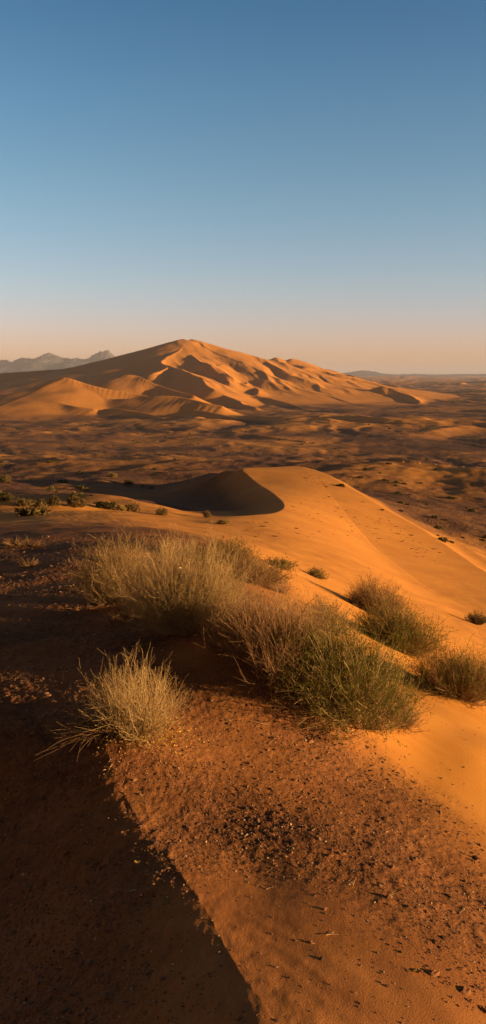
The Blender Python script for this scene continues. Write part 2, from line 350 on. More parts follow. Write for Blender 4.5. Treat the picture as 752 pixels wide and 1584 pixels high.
# ------------------------------------------------------------------ materials
def mat(name):
    m = bpy.data.materials.new(name); m.use_nodes = True; n = m.node_tree; b = n.nodes['Principled BSDF']
    b.inputs['Roughness'].default_value = .9; b.inputs['Specular IOR Level'].default_value = .15
    return m, n, b
def mixc(n, f, a, b, bt='MIX'):
    m = N(n, 'ShaderNodeMixRGB', blend_type=bt)
    for i, v in enumerate((f, a, b)):
        if hasattr(v, 'is_linked') or hasattr(v, 'links'): n.links.new(v, m.inputs[i])
        elif isinstance(v, (int, float)): m.inputs[i].default_value = v
        else: m.inputs[i].default_value = (*v, 1)
    return m.outputs[0]
def noise(n, scale, detail=4, rough=.5, vec=None):
    t = N(n, 'ShaderNodeTexNoise'); t.inputs['Scale'].default_value = scale; t.inputs['Detail'].default_value = detail; t.inputs['Roughness'].default_value = rough
    if vec: n.links.new(vec, t.inputs['Vector'])
    return t.outputs['Fac']
def rampv(n, v, a, b, lo=0., hi=1.):
    m = N(n, 'ShaderNodeMapRange'); m.inputs[1].default_value = a; m.inputs[2].default_value = b; m.inputs[3].default_value = lo; m.inputs[4].default_value = hi
    n.links.new(v, m.inputs[0]); return m.outputs[0]
def attr(n, name): return N(n, 'ShaderNodeAttribute', attribute_name=name).outputs['Fac']
def mathn(n, op, a, b):
    m = N(n, 'ShaderNodeMath', operation=op)
    for i, v in enumerate((a, b)):
        if isinstance(v, (int, float)): m.inputs[i].default_value = v
        else: n.links.new(v, m.inputs[i])
    return m.outputs[0]

SAND = (.63, .298, .072); SAND_P = (.55, .25, .068); CRUST = (.20, .090, .043); CRUST_D = (.07, .033, .021)
gm, n, b = mat('desert_ground')
pos = N(n, 'ShaderNodeNewGeometry').outputs['Position']
g = attr(n, 'gravel'); fl = attr(n, 'floor'); nr = attr(n, 'near')
sandc = mixc(n, rampv(n, noise(n, .35, 4, .6, pos), .35, .65), SAND, SAND_P)
crust = mixc(n, rampv(n, noise(n, 9, 5, .65, pos), .35, .68), CRUST, CRUST_D)
crust = mixc(n, rampv(n, noise(n, 75, 3, .7, pos), .60, .72, 0, .55), crust, (.42, .24, .13))
crust = mixc(n, rampv(n, noise(n, 1.1, 3, .5, pos), .42, .62, 0, .55), crust, (.30, .14, .07))
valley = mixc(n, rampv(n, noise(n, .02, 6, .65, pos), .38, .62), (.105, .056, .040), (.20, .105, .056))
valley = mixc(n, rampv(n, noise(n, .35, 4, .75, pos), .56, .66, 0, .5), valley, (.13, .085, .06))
sandc = mixc(n, attr(n, 'slope_soil'), sandc, mixc(n, rampv(n, noise(n, 3, 4, .6, pos), .35, .65), (.40, .180, .062), (.31, .132, .050)))
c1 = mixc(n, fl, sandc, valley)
gg = mathn(n, 'MULTIPLY', g, rampv(n, noise(n, 22, 4, .7, pos), .30, .55, .55, 1.))
c2 = mixc(n, gg, c1, crust)
n.links.new(c2, b.inputs['Base Color'])
bump = N(n, 'ShaderNodeBump'); bump.inputs['Strength'].default_value = 1; 
fine = noise(n, 160, 3, .65, pos); med = noise(n, 38, 3, .6, pos)
hgt = mathn(n, 'MULTIPLY', mathn(n, 'ADD', mathn(n, 'MULTIPLY', fine, .0026), mathn(n, 'MULTIPLY', mathn(n, 'MULTIPLY', med, g), .010)), nr)
hgt2 = mathn(n, 'MULTIPLY', mathn(n, 'MULTIPLY', noise(n, .6, 5, .7, pos), fl), .5)
mp = N(n, 'ShaderNodeMapping'); mp.inputs['Rotation'].default_value = (0, 0, R(-32)); n.links.new(pos, mp.inputs[0])
wv = N(n, 'ShaderNodeTexWave'); wv.inputs['Scale'].default_value = 1.25; wv.inputs['Distortion'].default_value = 5; wv.inputs['Detail'].default_value = 3; wv.inputs['Detail Scale'].default_value = .8; n.links.new(mp.outputs[0], wv.inputs['Vector'])
ripple = mathn(n, 'MULTIPLY', mathn(n, 'MULTIPLY', wv.outputs['Fac'], .007), mathn(n, 'SUBTRACT', 1, mathn(n, 'MAXIMUM', fl, g)))
ripple = mathn(n, 'MULTIPLY', ripple, rampv(n, noise(n, .13, 3, .6, pos), .4, .6, .15, 1.0))
soft = mathn(n, 'MULTIPLY', noise(n, .9, 4, .55, pos), .035)
hgt = mathn(n, 'ADD', hgt, mathn(n, 'ADD', ripple, mathn(n, 'MULTIPLY', soft, attr(n, 'dune'))))
bump.inputs['Distance'].default_value = 1.0
n.links.new(mathn(n, 'ADD', hgt, hgt2), bump.inputs['Height']); n.links.new(bump.outputs[0], b.inputs['Normal'])
b.inputs['Specular IOR Level'].default_value = .05; b.inputs['Roughness'].default_value = .95

# ------------------------------------------------------------------ ground sheet
rad = np.concatenate([np.geomspace(.25, 1.5, 24)[:-1], np.geomspace(1.5, 15, 620)[:-1], np.geomspace(15, 480, 560)[:-1], np.geomspace(480, 1650, 460)[:-1], np.geomspace(1650, 3000, 80)[:-1], np.geomspace(3000, 60000, 70)])
fv = np.linspace(-19.5, 19.5, 760)
side = np.concatenate([-180 + 0 * np.arange(1), np.linspace(-176, -40, 35), np.linspace(-38, -20, 60)])
ang = np.radians(np.concatenate([side, fv, -side[1:][::-1]]))
nr_, na = len(rad), len(ang)
X = rad[:, None] * np.sin(ang)[None]; Y = rad[:, None] * np.cos(ang)[None]
Z = height(X, Y, True)
V = np.c_[X.ravel(), Y.ravel(), Z.ravel()]
i = np.arange(nr_ - 1)[:, None] * na; j = np.arange(na)[None]; j2 = (j + 1) % na
F = np.stack([i + j, i + j2, i + na + j2, i + na + j], -1).reshape(-1, 4)
V = np.vstack([V, [[0, 0, -2.0]]]); ci = len(V) - 1
rr = np.hypot(V[:, 0], V[:, 1])
gr = np.concatenate([gravel(X.ravel(), Y.ravel()), [1]])
dg, sg, _ = near_line(V[:, 0], V[:, 1], GEDGE); soil = sstep(-.35, .8, np.where(sg < 0, dg, -dg) / np.clip(rr / 6, .6, 4)) * (1 - sstep(14, 26, rr))
# stony floor of the plain: where the ground is low and level, left ground beyond the hill
lm = np.zeros(len(V)); mk = rr[:-1] < 420
lm[:-1] = 3; lm[:-1][mk] = LOWMARK(V[:-1, 0][mk], V[:-1, 1][mk])
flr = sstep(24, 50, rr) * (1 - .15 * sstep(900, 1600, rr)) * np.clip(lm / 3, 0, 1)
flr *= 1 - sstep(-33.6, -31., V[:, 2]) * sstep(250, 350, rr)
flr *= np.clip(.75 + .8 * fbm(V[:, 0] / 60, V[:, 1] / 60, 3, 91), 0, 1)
F3 = np.stack([np.full(na, ci), (np.arange(na) + 1) % na, np.arange(na), np.arange(na)], -1)
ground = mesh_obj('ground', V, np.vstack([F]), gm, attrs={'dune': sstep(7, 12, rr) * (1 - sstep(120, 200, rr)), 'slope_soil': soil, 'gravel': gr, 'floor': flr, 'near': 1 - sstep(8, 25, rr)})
tag(ground, kind='structure')

# ------------------------------------------------------------------ distant range
mm_, n, b = mat('far_rock'); b.inputs['Base Color'].default_value = (.16, .10, .085, 1)
pos = N(n, 'ShaderNodeNewGeometry').outputs['Position']
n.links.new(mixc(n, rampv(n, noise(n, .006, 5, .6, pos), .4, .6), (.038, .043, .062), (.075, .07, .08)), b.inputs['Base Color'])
def far_range(name, prof, dist, depth, seed, amp=.3):
    pts = [A_(px, py, dist) for px, py in prof]
    xs = np.array([p[0] for p in pts]); zs = np.array([p[2] for p in pts])
    nx = 700; ny = 120
    gx = np.linspace(xs[0], xs[-1], nx); gy = np.linspace(-1, 1, ny)
    GXX, GYY = np.meshgrid(gx, gy)
    top = np.interp(GXX, xs, zs) + 36
    wl = depth
    rid = 1 - np.abs(fbm(GXX / wl * 1.5, GYY * 1.2, 4, seed, .55)) * 1.0
    prof_ = np.clip(1 - np.abs(GYY), 0, 1) ** .8
    env = 1 - np.abs(GYY)
    z = top * (prof_ * (1 - amp) + amp * rid * env ** .5 * 1.0) * (1 + .16 * fbm(GXX / 110, GYY * 7, 4, seed + 4, .6) * env)
    z = np.where(np.abs(GYY) > .999, -8, z) - 36
    Vv = np.c_[GXX.ravel(), (dist + GYY * depth).ravel(), z.ravel()]
    a = np.arange(ny - 1)[:, None] * nx; bb = np.arange(nx - 1)[None]
    Ff = np.stack([a + bb, a + bb + 1, a + bb + nx + 1, a + bb + nx], -1).reshape(-1, 4)
    o = mesh_obj(name, Vv, Ff, mm_, smooth=False); tag(o, kind='structure'); return o
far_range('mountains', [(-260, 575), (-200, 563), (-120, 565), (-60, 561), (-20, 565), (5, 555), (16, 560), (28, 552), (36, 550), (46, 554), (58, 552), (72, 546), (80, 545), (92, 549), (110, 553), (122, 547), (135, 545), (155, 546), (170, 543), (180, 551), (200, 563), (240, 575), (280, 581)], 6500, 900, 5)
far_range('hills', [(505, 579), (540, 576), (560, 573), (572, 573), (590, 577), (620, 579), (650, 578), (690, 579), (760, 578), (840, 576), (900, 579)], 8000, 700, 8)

# HAZE
hz_m = bpy.data.materials.new('haze_air'); hz_m.use_nodes = True; n = hz_m.node_tree; n.nodes.clear()
ho = N(n, 'ShaderNodeOutputMaterial'); hv = N(n, 'ShaderNodeVolumePrincipled')
hv.inputs['Color'].default_value = (.52, .62, .95, 1); hv.inputs['Density'].default_value = 9e-5; hv.inputs['Anisotropy'].default_value = 0.0
n.links.new(hv.outputs[0], ho.inputs['Volume'])
hx, hy0, hy1, hb, ht = 62000, -62000, 62000, -62., 175.
HV = [(x_, y_, z_) for z_ in (hb, ht) for y_ in (hy0, hy1) for x_ in (-hx, hx)]
HF = [(0, 2, 3, 1), (4, 5, 7, 6), (0, 1, 5, 4), (2, 6, 7, 3), (0, 4, 6, 2), (1, 3, 7, 5)]
haze = mesh_obj('haze', HV, HF, hz_m, smooth=False); tag(haze, kind='stuff')

# ------------------------------------------------------------------ plants
def unit(v): return v / (np.linalg.norm(v, axis=-1, keepdims=True) + 1e-9)
def paths(P0, D, L, K, g, up, wig, bend=0.0):
    """grow N paths of K points: start P0, direction D, length L, curling towards the sky by up"""
    n = len(P0); P = np.empty((n, K, 3)); P[:, 0] = P0; d = unit(D.copy()); wd = g.normal(0, 1, (n, 3)) * bend
    for k in range(1, K):
        d = unit(d + np.array([0, 0, up]) / (K - 1) + wd / (K - 1) + g.normal(0, wig, (n, 3)))
        P[:, k] = P[:, k - 1] + d * (L / (K - 1))[:, None]
    return P
def tubes(P, r0, r1):
    n, K, _ = P.shape
    T = unit(np.gradient(P, axis=1)); ref = np.where(np.abs(T[..., 2:3]) > .9, [[[1., 0, 0]]], [[[0, 0, 1.]]])
    a = unit(np.cross(T, ref)); b = np.cross(T, a); t = np.linspace(0, 1, K)[None, :, None]
    r = (r0[:, None, None] * (1 - t) + r1[:, None, None] * t)
    ring = np.stack([P + r * (a * math.cos(q) + b * math.sin(q)) for q in (0, 2.0944, 4.1888)], 2)
    V = ring.reshape(-1, 3)
    base = (np.arange(n)[:, None, None] * K + np.arange(K - 1)[None, :, None]) * 3; s = np.arange(3)[None, None]
    F = np.stack([base + s, base + (s + 1) % 3, base + 3 + (s + 1) % 3, base + 3 + s], -1).reshape(-1, 4)
    return V, F
def leaves(P, L, Wd, g, upness=.4):
    n = len(P); d = unit(g.normal(0, 1, (n, 3)) + np.array([0, 0, upness])); s = unit(np.cross(d, g.normal(0, 1, (n, 3))))
    nn = np.cross(d, s)
    L = L[:, None]; Wd = Wd[:, None]
    V = np.stack([P, P + d * L * .5 + s * Wd, P + d * L + nn * L * .12, P + d * L * .5 - s * Wd], 1).reshape(-1, 3)
    F = np.arange(4 * n).reshape(n, 4); return V, F
def pmat(name, cols, trans=0.0):
    m, n, b = mat(name); gi = N(n, 'ShaderNodeNewGeometry').outputs['Random Per Island']
    r = N(n, 'ShaderNodeValToRGB'); n.links.new(gi, r.inputs[0]); e = r.color_ramp.elements
    while len(e) < len(cols): e.new(.5)
    for k, c in enumerate(cols): e[k].position = k / (len(cols) - 1); e[k].color = (*c, 1)
    pos = N(n, 'ShaderNodeNewGeometry').outputs['Position']
    c = mixc(n, 1, r.outputs[0], mixc(n, rampv(n, noise(n, 7, 3, .5, pos), .35, .65), (.72, .70, .66), (1.2, 1.2, 1.15)), 'MULTIPLY')
    n.links.new(c, b.inputs['Base Color'])
    if trans:
        tl = N(n, 'ShaderNodeBsdfTranslucent'); n.links.new(c, tl.inputs[0]); mx = N(n, 'ShaderNodeMixShader'); mx.inputs[0].default_value = trans
        n.links.new(b.outputs[0], mx.inputs[1]); n.links.new(tl.outputs[0], mx.inputs[2]); n.links.new(mx.outputs[0], n.nodes['Material Output'].inputs[0])
    return m
M_STRAW = pmat('straw_stems', [(.20, .13, .07), (.38, .27, .15), (.54, .39, .23), (.42, .29, .16)])
M_STRAWT = pmat('straw_twigs', [(.36, .255, .14), (.52, .38, .21), (.40, .31, .16), (.66, .49, .29)], .2)
M_BROWN = pmat('brown_stems', [(.16, .09, .05), (.26, .16, .09), (.38, .25, .14)])
M_DRY = pmat('dry_twigs', [(.30, .17, .10), (.40, .24, .14), (.48, .32, .19)], .15)
M_DARK = pmat('dark_branches', [(.07, .045, .03), (.13, .08, .05), (.18, .12, .08)])
M_LGREEN = pmat('green_leaves', [(.07, .08, .02), (.15, .145, .035), (.23, .20, .055), (.11, .11, .03)], .3)
M_LOLIVE = pmat('olive_leaves', [(.09, .075, .03), (.15, .12, .045), (.23, .17, .07)], .3)
M_LSTRAW = pmat('straw_leaves', [(.30, .24, .10), (.42, .32, .13), (.26, .23, .09)], .3)
M_LYEL = pmat('yellow_leaves', [(.42, .28, .05), (.58, .40, .08), (.30, .22, .05)], .3)
M_LDARK = pmat('dark_leaves', [(.035, .045, .015), (.06, .065, .02), (.10, .09, .03)], .2)
M_LDRY = pmat('dry_leaves', [(.34, .20, .12), (.45, .29, .17), (.26, .16, .09)], .2)

def plant(name, px, py, hgt, wid, label, cat, seed, n=600, tw=3.0, lf=3.0, ms=M_STRAW, mt=M_STRAWT, ml=M_LSTRAW, r=.0016, leafL=.012, spread=1.0, up=.5, wig=.17, group=None, leafW=.28, root=.16, twl=.28, dep=1.0, lean=(0, 0), prune=None, at_=None, tw_t=(.22, 1.), K=8, loft=.35):
    g = np.random.default_rng(seed); p0 = hit(px, py) if at_ is None else np.array(at_, float)
    o = empty(name, p0); tag(o, label, cat, group)
    rx, ry = wid / 2, wid / 2 * dep
    az = g.uniform(0, 2 * np.pi, n); q = np.sqrt(g.uniform(0, 1, n))
    ex = np.c_[np.cos(az) * q, np.sin(az) * q]                      # where the stem ends, seen from above
    P0 = np.c_[ex[:, 0] * rx * root + g.normal(0, rx * .07, n), ex[:, 1] * ry * root + g.normal(0, ry * .07, n), np.zeros(n)]
    P0 += np.c_[g.normal(0, rx * .12, (n, 2)), np.zeros(n)]
    tz = hgt * np.sqrt(np.clip(1 - (q * .93) ** 2.2, .02, 1)) * g.uniform(loft, 1.0, n) ** .6
    nc = max(4, int(3 + n / 130)); ca = g.uniform(0, 2 * np.pi, nc); cq = np.sqrt(g.uniform(0, 1, nc)); cc = np.c_[np.cos(ca) * cq, np.sin(ca) * cq]
    ci_ = ((ex[:, None] - cc[None]) ** 2).sum(2) + g.uniform(0, .12, (n, nc)); ci_ = ci_.argmin(1)
    ch = g.uniform(.58, 1.08, nc)[ci_]; cl_ = g.normal(0, .16, (nc, 2))[ci_]; tz = tz * ch; ex = ex + cl_ * (1 - .3 * q[:, None])
    P0[:, :2] = P0[:, :2] * .6 + cc[ci_] * np.array([rx, ry]) * root * 1.6
    lump = 1 + .22 * perlin(az * 1.3 + seed, q * 3.1 + seed * .3, seed % 9)
    E = np.c_[ex[:, 0] * rx * spread + lean[0] * tz, ex[:, 1] * ry * spread + lean[1] * tz, tz] * lump[:, None]
    d = E - P0; L = np.linalg.norm(d, axis=1)
    d0 = d * np.array([1, 1, 1 - .45 * min(up, 1.2)]) ; d0[:, 2] = np.maximum(d0[:, 2], .02)
    P = paths(P0, d0, L * 1.04, K, g, up, wig, .25)
    if prune: k = prune(P); P = P[k]
    gz = height(P[..., 0] + p0[0], P[..., 1] + p0[1]) - p0[2]
    P[..., 2] = np.maximum(P[..., 2] + gz * np.linspace(1, .4, K)[None], gz - .004)
    n = len(P); rr = r * g.uniform(.6, 1.5, n) * (1 + 1.0 * (g.uniform(0, 1, n) < .12))
    V0, F0 = tubes(P, rr, rr * .4); nf0 = len(F0)
    nt_ = int(n * tw)
    tips = P[:, -1]
    if nt_:
        i = g.integers(0, n, nt_); t = g.uniform(tw_t[0], tw_t[1], nt_) * (K - 1.001); k = t.astype(int); f = (t - k)[:, None]
        Q = P[i, k] * (1 - f) + P[i, k + 1] * f; T = unit(P[i, k + 1] - P[i, k])
        D = unit(T + g.normal(0, .75, (nt_, 3)) + [0, 0, .25])
        TW = paths(Q, D, hgt * twl * g.uniform(.4, 1.1, nt_), 4, g, .25, .12, .2)
        gz = height(TW[..., 0] + p0[0], TW[..., 1] + p0[1]) - p0[2]; TW[..., 2] = np.maximum(TW[..., 2], gz)
        V, F = tubes(TW, np.full(nt_, r * .55), np.full(nt_, r * .3)); F0 = np.vstack([F0, F + len(V0)]); V0 = np.vstack([V0, V])
    else: TW = P
    bo = mesh_obj('branches', V0, F0, ms, o); bo.data.materials.append(mt)
    bo.data.polygons.foreach_set('material_index', np.r_[np.zeros(nf0, np.int32), np.ones(len(bo.data.polygons) - nf0, np.int32)])
    nl = int(n * max(tw, 1) * lf)
    if nl:
        i = g.integers(0, len(TW), nl); t = g.uniform(.25, 1, nl) * (TW.shape[1] - 1.001); k = t.astype(int); f = (t - k)[:, None]
        Q = TW[i, k] * (1 - f) + TW[i, k + 1] * f + g.normal(0, .003, (nl, 3))
        V, F = leaves(Q, leafL * g.uniform(.5, 1.3, nl), leafL * leafW * g.uniform(.6, 1.2, nl), g); mesh_obj('foliage', V, F, ml, o, smooth=False)
    return o

# the row of bushes along the edge of the stony slope
b_big = plant('desert_bush', 292, 972, .80, 1.02, 'largest straw-coloured feathery bush in the middle of the bush row, dense upright pale stems', 'bush', 11, n=1300, tw=6.5, lf=1.5, r=.0014, leafL=.010, spread=1.0, up=.5, dep=.85, twl=.17)
plant('desert_bush', 186, 935, .76, 1.05, 'brownish wispy bush at the left end of the bush row, behind the largest straw bush', 'bush', 12, n=800, tw=6, lf=1.4, ms=M_BROWN, ml=M_LOLIVE, r=.0015, twl=.18, lean=(-.1, 0), loft=.3)
plant('dry_bush', 425, 1022, .54, .95, 'low pinkish dry bush of tangled twigs between the straw bush and the green bush', 'bush', 13, n=800, tw=4, lf=1.4, ms=M_BROWN, mt=M_DRY, ml=M_LDRY, r=.0016, wig=.16, up=.7, leafL=.009, twl=.4)
plant('green_bush', 545, 1104, .72, 1.05, 'large green leafy bush with bare pale stems, right end of the bush row', 'bush', 14, n=1000, tw=6, lf=4., ms=M_STRAW, mt=M_LGREEN, ml=M_LGREEN, r=.0017, twl=.2, leafL=.012, lean=(-.12, .05), tw_t=(.45, 1.), dep=.8, up=.4)
plant('dry_bush', 352, 1004, .30, .50, 'small rusty tangle of dry twigs at the foot of the largest straw bush', 'bush', 15, n=300, tw=3.5, lf=.8, ms=M_BROWN, mt=M_DRY, ml=M_LDRY, r=.0014, wig=.2, up=.5, leafL=.008)
plant('green_bush', 505, 975, .42, .62, 'olive green bush peeping up behind the pinkish dry bush', 'bush', 16, n=380, tw=3.5, lf=3.5, ml=M_LOLIVE, ms=M_BROWN, leafL=.013)
plant('tall_grass', 262, 872, .62, .42, 'sparse clump of tall seeding grass rising behind the largest straw bush', 'grass', 17, n=120, tw=.9, lf=3, r=.0018, up=.7, spread=.8, ms=M_STRAW, leafL=.016, loft=.4, tw_t=(.7, 1), twl=.12)
plant('desert_bush', 352, 874, .55, 1.15, 'brownish green bush just behind the right shoulder of the largest straw bush', 'bush', 18, n=520, tw=3, lf=3.6, ms=M_BROWN, mt=M_BROWN, ml=M_LGREEN, r=.0025, leafL=.02)
plant('desert_bush', 392, 902, .40, .80, 'rusty brown bush on the broken sandy bank right of the largest straw bush', 'bush', 19, n=420, tw=3, lf=2.2, ms=M_BROWN, mt=M_DRY, ml=M_LOLIVE, r=.0022, leafL=.016)
plant('low_shrub', 432, 878, .17, .66, 'low dark green shrub spread on the bright sand behind the bush row', 'shrub', 20, n=260, tw=2.5, lf=4, ms=M_BROWN, mt=M_BROWN, ml=M_LGREEN, r=.002, leafL=.022)
plant('low_shrub', 489, 893, .20, .46, 'small round green shrub alone at the foot of the bright dune face', 'shrub', 21, n=220, tw=2.5, lf=4, ms=M_BROWN, mt=M_BROWN, ml=M_LGREEN, r=.002, leafL=.022)
plant('low_shrub', 430, 915, .16, .45, 'small brown dead shrub on the broken bank above the pinkish dry bush', 'shrub', 22, n=200, tw=2.5, lf=2, ms=M_BROWN, mt=M_DRY, ml=M_LDRY, r=.0018, leafL=.014)
plant('desert_bush', 585, 952, .62, 1.05, 'rounded brownish bush on the orange sand, farthest up the dune foot of the right-hand trio', 'bush', 23, n=850, tw=4, lf=3.6, ms=M_BROWN, mt=M_BROWN, ml=M_LOLIVE, r=.0026, leafL=.016, loft=.45)
plant('green_bush', 614, 1003, .64, 1.25, 'dark green spreading bush directly below the rounded brownish bush on the sand', 'bush', 24, n=950, tw=4, lf=4.6, ms=M_BROWN, mt=M_LGREEN, ml=M_LGREEN, r=.0022, leafL=.016)
plant('desert_bush', 706, 1076, .66, .98, 'sparse brown-green bush on the sand by the right edge of the photo', 'bush', 25, n=650, tw=4.5, lf=4, ms=M_BROWN, mt=M_LOLIVE, ml=M_LGREEN, r=.0018, leafL=.012, loft=.3)
plant('low_shrub', 737, 966, .40, .70, 'small dark shrub with outstretched twigs alone on the dune slope at the right edge', 'shrub', 26, n=170, tw=3, lf=3.5, ms=M_DARK, mt=M_DARK, ml=M_LDARK, r=.004, leafL=.03, wig=.12)
plant('dry_bush', 386, 1002, .34, .62, 'tan tangled bush wedged between the largest straw bush and the pinkish dry bush', 'bush', 40, n=420, tw=5, lf=1.2, ms=M_BROWN, mt=M_STRAWT, ml=M_LDRY, r=.0014, wig=.22, leafL=.008, twl=.25)
plant('desert_bush', 470, 1015, .50, .60, 'wispy tan bush leaning against the left side of the large green bush', 'bush', 41, n=420, tw=5, lf=1.6, ms=M_STRAW, mt=M_STRAWT, ml=M_LOLIVE, r=.0014, wig=.2, leafL=.009, twl=.2)
plant('dry_bush', 222, 952, .36, .55, 'low grey-brown tangle in front of the gap between the two leftmost bushes', 'bush', 42, n=320, tw=5, lf=.8, ms=M_DARK, mt=M_DRY, ml=M_LDRY, r=.0015, wig=.25, up=.3, leafL=.008, twl=.3)
plant('green_bush', 408, 902, .36, .85, 'dark green scrub on the sandy bank, above the gap between straw and green bushes', 'bush', 43, n=420, tw=3.5, lf=3.4, ms=M_BROWN, mt=M_BROWN, ml=M_LGREEN, r=.0022, leafL=.018)
plant('desert_bush', 612, 1118, .26, .42, 'small ragged brown bush on the sand at the right foot of the large green bush', 'bush', 44, n=240, tw=4, lf=1.5, ms=M_BROWN, mt=M_DRY, ml=M_LDRY, r=.0014, wig=.25, leafL=.009)
# the shrub in front
p_small = plant('dry_shrub', 208, 1128, .50, .62, 'solitary pale spiky shrub with yellow leaves at its foot, in front of the bush row', 'shrub', 27, n=560, tw=4.5, lf=1.0, r=.0013, leafL=.008, up=.65, spread=1.0, twl=.2, lean=(-.06, 0), loft=.35)
def child_stuff(o, name, seed, n, cx, cy, sx, sy, zh, ml, L):
    g = np.random.default_rng(seed); p0 = np.array(o.location)
    Q = np.c_[g.normal(cx, sx, n), g.normal(cy, sy, n), np.zeros(n)]; Q[:, 2] = height(Q[:, 0] + p0[0], Q[:, 1] + p0[1]) - p0[2] + g.uniform(0, 1, n) ** 1.4 * zh
    V, F = leaves(Q, L * g.uniform(.6, 1.3, n), L * .4 * g.uniform(.6, 1.2, n), g); mesh_obj(name, V, F, ml, o, smooth=False)
child_stuff(p_small, 'yellow_leaves', 3, 1500, .08, -.10, .15, .07, .17, M_LYEL, .010)
g = np.random.default_rng(5); n_ = 75
P0 = np.c_[g.normal(-.10, .05, n_), g.normal(-.05, .05, n_), g.uniform(.01, .08, n_)]
P = paths(P0, np.c_[-np.ones(n_), g.normal(-.35, .3, n_), g.uniform(-.15, .3, n_)], g.uniform(.18, .48, n_), 8, g, -.15, .13, .3)
p0 = np.array(p_small.location); gz = height(P[..., 0] + p0[0], P[..., 1] + p0[1]) - p0[2]; P[..., 2] = np.maximum(P[..., 2] + gz * .8, gz + .004)
V, F = tubes(P, np.full(n_, .0024), np.full(n_, .001)); mesh_obj('dead_branches', V, F, M_DARK, p_small)  # dark colour paints in the crest's shade on these low branches
# low tufts at the far left edge of the stony slope
plant('grass_tuft', 38, 846, .13, .95, 'low dry brown grass tuft on the far edge of the stony slope at left', 'grass tuft', 28, n=260, tw=0, lf=0, r=.003, ms=M_BROWN, dep=.4)
plant('grass_tuft', 47, 876, .12, .35, 'tiny dry tuft on the stony slope just below the low brown grass tuft', 'grass tuft', 29, n=90, tw=0, lf=0, r=.002, ms=M_BROWN)
plant('grass_tuft', 300, 862, .35, .45, 'thin straw grass right behind the top of the largest straw bush', 'grass tuft', 30, n=110, tw=.8, lf=1, r=.0022, ms=M_STRAW)
# mid-distance shrubs below the slope
MID = [(117, 784, .62, 1.05, 'round golden shrub on its sand mound beyond the stony slope', M_LOLIVE, 1), (84, 782, .55, .80, 'dark round shrub left of the golden shrub on the mound', M_LDARK, 1), (64, 783, .42, .60, 'small dark shrub between two others left of the golden shrub', M_LDARK, 1),
       (40, 783, .42, .95, 'olive shrub, leftmost of the row beyond the stony slope', M_LOLIVE, 1), (52, 797, .25, 1.9, 'low wide brown shrub in front of the dark round shrubs', M_LOLIVE, 1), (165, 787, .40, 1.1, 'dark flattened shrub right of the golden shrub on the mound', M_LDARK, 1),
       (188, 790, .34, .5, 'small straw shrub between the dark flattened shrub and the olive one', M_LSTRAW, 1), (203, 791, .45, .8, 'olive shrub right of the dark flattened shrub', M_LOLIVE, 1), (250, 797, .42, .62, 'round shrub at the left foot of the shaded dune hollow', M_LOLIVE, 1),
       (320, 801, .36, .42, 'small round shrub on the sand below the shaded dune hollow', M_LOLIVE, 1), (345, 811, .25, .6, 'pale low shrub on the sand nearest the dune brink', M_LSTRAW, 1), (199, 750, 1.0, 1.5, 'dark shrub on the sand ridge in the middle distance', M_LDARK, 1), (176, 738, .8, 1.5, 'golden low shrub up beyond the dark shrub of the middle distance', M_LSTRAW, 1),
       (6, 746, .9, 2.0, 'brown shrub at the left edge of the photo in the middle distance', M_LOLIVE, 1), (8, 775, .5, .8, 'dark shrub at the left edge beyond the stony slope', M_LDARK, 1)]
for k, (px, py, h_, w_, lab, ml, _) in enumerate(MID):
    plant('desert_shrub', px, py, h_ * .85, w_ * .82, lab, 'shrub', 60 + k, n=150, tw=3, lf=7, r=.007 * w_, ms=M_BROWN, mt=M_BROWN, ml=ml, leafL=.05 * max(w_, .6), leafW=.42, group='shrubs beyond the stony slope', loft=.5, K=5)

# tiny shrubs over the plain
protos = []
for k, ml in enumerate((M_LDARK, M_LOLIVE, M_LDARK)):
    g = np.random.default_rng(90 + k); q = unit(g.normal(0, 1, (150, 3))) * g.uniform(.2, 1, (150, 1)) ** .5 * [.6, .6, .45]; q[:, 2] = np.abs(q[:, 2])
    V, F = leaves(q, np.full(150, .28), np.full(150, .10), g)
    me = mesh_obj('far_shrub', V, F, ml, smooth=False); protos.append(me)
g = np.random.default_rng(77); spots = []
while len(spots) < 210:
    px = g.uniform(-15, 767); py = 845 - (845 - 655) * g.uniform(0, 1) ** .8
    if px < 300 and py > 775: continue
    if 240 < px < 480 and py > 718: continue
    if px >= 450 and py > 722 + (px - 460) * .52: continue
    if fbm(np.array([px / 60]), np.array([py / 20]), 2, 7)[0] < .08: continue
    spots.append((px, py))
for k, (px, py) in enumerate(spots):
    p = hit(px, py)
    o = protos[k % 3] if k < 3 else protos[k % 3].copy()
    if k >= 3: C.objects.link(o)
    o.location = tuple(p); s_ = g.uniform(.25, .85) ** 1.2 * (.8 + p[1] / 420); o.scale = (s_, s_, s_ * g.uniform(.6, 1)); o.rotation_euler = (0, 0, g.uniform(0, 6))
    tag(o, 'tiny shrub, one of the many specks dotted over the brown plain', 'shrub', 'tiny shrubs dotted over the plain')

